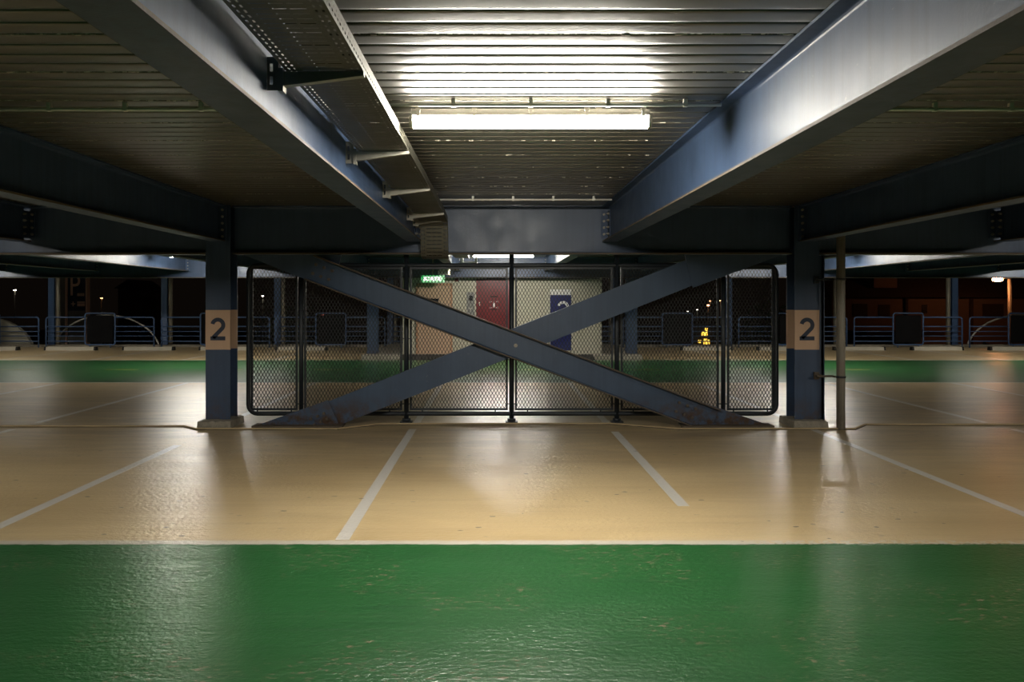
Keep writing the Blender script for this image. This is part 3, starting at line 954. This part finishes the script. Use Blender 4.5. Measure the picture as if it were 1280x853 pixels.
def railing(x, label):
    t = thing('guard_railing', (x, 27.72, 0), label, 'railing', 'blue guard railings on the far edge')
    W = 1.87; r = .026
    zt, zb = 1.05, .03
    fr = MB()
    for s in (-1, 1):
        c = .09
        pts = [(s*.53, 0, zt)] + [(s*(W-c) + s*c*math.sin(a), 0, zt-c+c*math.cos(a)) for a in (0, .4, .8, 1.2, 1.57)] + [(s*W, 0, 0)]
        mk('end_post', MB().tube(pts, r, 8), M['rail'], t)
    for z in (.73, .56, .40, .22):
        rr = .022 if z in (.73, .22) else .015
        for s in (-1, 1): mk('rail_bar', MB().cyl((s*.53, 0, z), (s*W, 0, z), rr, 8), M['rail'], t)
    pts = [(p[0], 0, p[2]) for p in rrect(-.52, .52, .10, 1.19, .08, 4)]
    bx = mk('screen_frame', MB().tube(pts, .028, 8, True), M['rail'], t)
    pts = [(p[0], 0, p[2]) for p in rrect(-.45, .45, .17, 1.12, .05, 3)]
    sc = mk('screen_panel', MB().prism([(p[0], p[2]) for p in pts], 'y', -.006, .006), M['rail_mesh'], bx)
    for s in (-1, 1): mk('screen_foot', MB().cyl((s*.36, 0, 0), (s*.36, 0, .09), .02, 8), M['rail'], t)
    return t
r0 = None
rx = [-17.65 + 4.0*k for k in range(10)]
rlab = ['first', 'second', 'third', 'fourth', 'fifth', 'sixth', 'seventh', 'eighth', 'ninth', 'tenth']
for i, x in enumerate(rx):
    lab = f'{rlab[i]} blue tubular guard railing from the left, with a dark screen in its middle'
    if r0 is None: r0 = railing(x, lab)
    else: dup(r0, (x, 27.72, 0), lab)

def wheel_stop(x, label):
    t = thing('wheel_stop', (x, 26.2, 0), label, 'wheel stop', 'concrete wheel stops')
    mb = MB().prism([(-.10, 0), (.10, 0), (.075, .115), (-.075, .115)], 'x', -.78, .78)
    mk('stop_block', mb, M['stop'], t)
    for s in (-1, 1): mk('shaded_end', MB().prism([(-.102, 0), (.102, 0), (.077, .118), (-.077, .118)], 'x', s*.78, s*.84), M['black'], t)  # shade on the end faces, painted as thin black blocks
    return t
w0 = None
for i, x in enumerate([-16.4, -13.85, -11.3, -8.8, -6.3, 6.95, 9.45, 11.95, 14.5, 17.05]):
    lab = f'{rlab[i]} concrete wheel stop from the left along the far bays'
    if w0 is None: w0 = wheel_stop(x, lab)
    else: dup(w0, (x, 26.2, 0), lab)

# hoops and pale curved parapet behind the railings
def hoop(cx, label):
    t = thing('hoop_guard', (cx, 28.9, -.3), label, 'hoop', 'curved hoops behind the railings')
    mk('hoop_tube', MB().tube([(1.95*math.cos(a), 0, 1.40*math.sin(a)) for a in [math.pi*i/20 for i in range(21)]], .032, 8), M['galv_light'], t)
    for s in (-1, 1): mk('hoop_foot', MB().box((s*1.95-.08, -.6, -.06), (s*1.95+.08, .08, .0)), M['galv'], t)
hoop(-14.0, 'pale curved hoop behind the second railing from the left')
hoop(19.0, 'pale curved hoop behind the rightmost railing')
t = thing('curved_parapet', (-18.3, 28.75, -.3), 'pale curved parapet wall lit behind the leftmost railing', 'wall')
mk('parapet_wall', MB().prism([(-2.4, 0)] + [(1.72*math.cos(a), 1.32*math.sin(a)) for a in [i*.157 for i in range(11)]] + [(-2.4, 1.32)], 'y', 0, .18), M['cream'], t)

# ------------------------------------------------------------------ outside: totem, house, lamp posts, trees
Yt = 33.0
t = thing('parking_totem', ((96-617.5)*Yt/1000, Yt, -6.2), 'tall dark parking totem with a tan letter P behind the railing', 'sign')
mk('totem_body', MB().box((-.37, 0, 0), (.37, .25, 10.2)), M['totem'], t)
mk('totem_side', MB().box((-.85, .05, 0), (-.45, .25, 10.2)), M['totem_grey'], t)
mk('totem_edge', MB().box((-.47, -.02, 0), (-.40, .25, 10.2)).box((.37, -.02, 0), (.42, .25, 10.2)), M['totem_tan'], t)
mk('totem_base', MB().box((-.34, -.012, 4.4), (.34, 0, 7.42)), M['totem_grey'], t)
text_mesh('P', 1.25, M['totem_tan'], 'lettering', t, (-.08, -.01, 8.42), bold=.0, ext=.006, sx=.75)
bars = MB()
for k in range(6): bars.box((.02+k*.05, -.012, 8.02), (.055+k*.05, 0, 8.14))
bars.box((.02, -.012, 7.60), (.33, 0, 7.72)); bars.box((.02, -.012, 7.74), (.33, 0, 7.80))
bars.box((-.24, -.012, 7.68), (-.06, 0, 7.72)); bars.box((-.17, -.012, 7.60), (-.13, 0, 7.80))
mk('small_lettering', bars, M['totem_tan'], t, kind='stuff')

Yh = 62.0
def hx(px): return (px-617.5)*Yh/1000
def hz(py): return EYE - (py-377)*Yh/1000
t = thing('house', (hx(1180), Yh, -6.2), 'brown rendered house lit orange by the street lamp beyond the right railings', 'house')
ox, oz = hx(1180), -6.2
mk('house_wall', MB().box((hx(1040)-ox, 0, 0), (hx(1420)-ox, 8, hz(372)-oz)), M['house'], t)
rf = mk('roof', MB().prism([(-.5, hz(372)-oz), (4.5, hz(372)-oz+3.4), (9, hz(372)-oz)], 'x', hx(1036)-ox, hx(1424)-ox), M['roof_tile'], t)
mk('dormer', MB().box((hx(1094)-ox, 0.2, hz(360)-oz), (hx(1123)-ox, 3, hz(342)-oz)), M['house'], rf)
for a, b, c, e in ((1152, 1158.5, 392, 381), (1228, 1254, 396, 380), (1066, 1084, 396, 380), (1098, 1112, 396, 381)):
    w_ = mk('window', MB().box((hx(a)-ox, -.06, hz(c)-oz), (hx(b)-ox, 0, hz(e)-oz)), M['dark'] if a == 1152 else M['roof_tile'], t)
for a in (1132, 1213):
    mk('drainpipe', MB().cyl((hx(a)-ox, -.12, 0), (hx(a)-ox, -.12, hz(372)-oz), .14, 8), M['roof_tile'], t)
mk('garage', MB().box((hx(1062)-ox, -3, 0), (hx(1100)-ox, 0, hz(419)-oz)), M['house'], t)
mk('garage_roof', MB().box((hx(1058)-ox, -3.4, hz(419)-oz), (hx(1150)-ox, 0, hz(413)-oz)), M['roof_tile'], t)

def street_lamp(px, py, Y, label, mat, size=.18, arm=.0, light=None, poler=.06):
    X = (px-617.5)*Y/1000; Z = EYE - (py-377)*Y/1000
    t = thing('street_lamp', (X+arm, Y, -6.2), label, 'street lamp', 'street lamps in the night')
    H = Z + 6.2
    mk('pole', MB().cyl((0, 0, 0), (0, 0, H+.05), poler, 8), M['galv'], t)
    if arm: mk('arm', MB().cyl((0, 0, H+.05), (-arm, 0, H+.15), .045, 8), M['galv'], t)
    mk('lamp_cap', MB().box((-arm-size*1.1, -size*.6, H+size*.5), (-arm+size*1.1, size*.6, H+size*.75)), M['grey'], t)
    mb = MB().tube([(-arm-size, 0, H+.02), (-arm-size*.5, 0, H), (-arm+size*.5, 0, H), (-arm+size, 0, H+.02)], size*.45, 8)
    mk('lamp_head', mb, mat, t)
street_lamp(1247, 349.5, 56.0, 'bright orange street lamp shining beyond the right railings', M['lamp_orange'], .30, .85, poler=.13)
street_lamp(18.5, 363, 90, 'small white street light far off at the left', M['pt_white'], .12)
street_lamp(127, 373, 90, 'small orange street light far off beside the parking totem', M['pt_orange'], .10)
street_lamp(328.5, 370.5, 90, 'small white street light seen through the first fence panel', M['pt_white'], .13)
street_lamp(885, 382, 95, 'orange street light seen through the right fence panel', M['pt_orange'], .17)
street_lamp(888, 376.5, 110, 'small pinkish light above the orange one through the fence', M['pt_orange'], .11)
street_lamp(900.5, 376, 110, 'small orange light beside the fence post at the right', M['pt_orange'], .11)
street_lamp(871.5, 387.5, 105, 'small white light left of the orange one through the fence', M['pt_white'], .09)
street_lamp(836, 400.5, 70, 'pale light showing behind the screen of a far railing', M['pt_orange'], .14)
street_lamp(859.5, 389.5, 105, 'tiny white light at the corner of the far railing screen', M['pt_white'], .08)
street_lamp(403.5, 394, 75, 'faint red light pole behind the railing screen at the left', M['pt_red'], .10)

Yg = 75.0
t = thing('shop_front', ((878-617.5)*Yg/1000, Yg, -6.2), 'small yellow lit windows far off behind the right fence panel', 'building')
mk('shop_wall', MB().box((-1.8, .1, 0), (1.8, 3, 5.6)), M['roof_tile'], t)
for dx, z, w_, h_ in ((.1, 4.55, .30, .45), (.38, 4.55, .22, .75), (-.25, 3.9, .26, .28), (.30, 3.75, .34, .55), (.62, 3.8, .12, .4), (-.42, 2.95, .22, .45), (-.05, 3.0, .2, .3), (-.2, 2.35, .16, .35)):
    mk('window', MB().box((dx-w_/2, 0, z), (dx+w_/2, .1, z+h_)), M['pt_yellow'], t)
t = thing('far_house', ((160-617.5)*.08, 80, -6.2), 'dim distant house with pale gable behind the left railings', 'house')
mk('house_wall', MB().box((-1.0, 0, 0), (1.2, 5, 9.1)).box((1.2, 1, 0), (2.4, 5, 8.3)), M['house'], t)
mk('roof', MB().prism([(-1.3, 9.1), (.1, 10.0), (1.5, 9.1)], 'y', -.3, 5.3), M['roof_tile'], t)

def tree(px, Y, h, w, label):
    X = (px-617.5)*Y/1000
    t = thing('street_tree', (X, Y, -6.2), label, 'tree', 'dark trees outside')
    mb = MB().tube([(0, 0, 0), (.1, 0, h*.3), (-.05, .1, h*.6), (0, 0, h*.85)], .16, 7)
    for a in range(5):
        an = a*1.26; mb.tube([(0, 0, h*.45), (math.cos(an)*w*.35, math.sin(an)*w*.35, h*.65), (math.cos(an)*w*.6, math.sin(an)*w*.6, h*.8)], .05, 5)
    mk('trunk', mb, M['bark'], t)
    lf = MB()
    for i in range(1800):
        u = Vector((random.gauss(0, 1), random.gauss(0, 1), random.gauss(0, 1))).normalized()*(random.random()**.4)
        c = Vector((u.x*w, u.y*w, h*.62 + u.z*h*.40))
        a = Vector((random.gauss(0, 1), random.gauss(0, 1), random.gauss(0, 1))).normalized()
        b = a.cross(Vector((.3, .5, .8))).normalized(); s = random.uniform(.10, .2)
        lf.add([c-a*s, c+b*s*.5, c+a*s, c-b*s*.5], [(0,1,2,3)])
    me = bpy.data.meshes.new('foliage'); me.from_pydata(lf.v, [], lf.f); me.materials.append(M['leaf'])
    tag(link('foliage', me, t), kind='stuff')
tree(366, 36, 7.6, 2.2, 'dark leafy tree behind the first mesh panel of the fence')
tree(965, 36, 7.8, 2.0, 'dark leafy tree beside the right numbered column, beyond the railings')
tree(180, 48, 7.0, 2.6, 'dim tree behind the second railing from the left')
tree(1232, 40, 5.6, 1.5, 'dark bush-like tree below the orange street lamp')
tree(1300, 37, 5.8, 1.2, 'dark tree at the right edge beneath the orange street lamp')
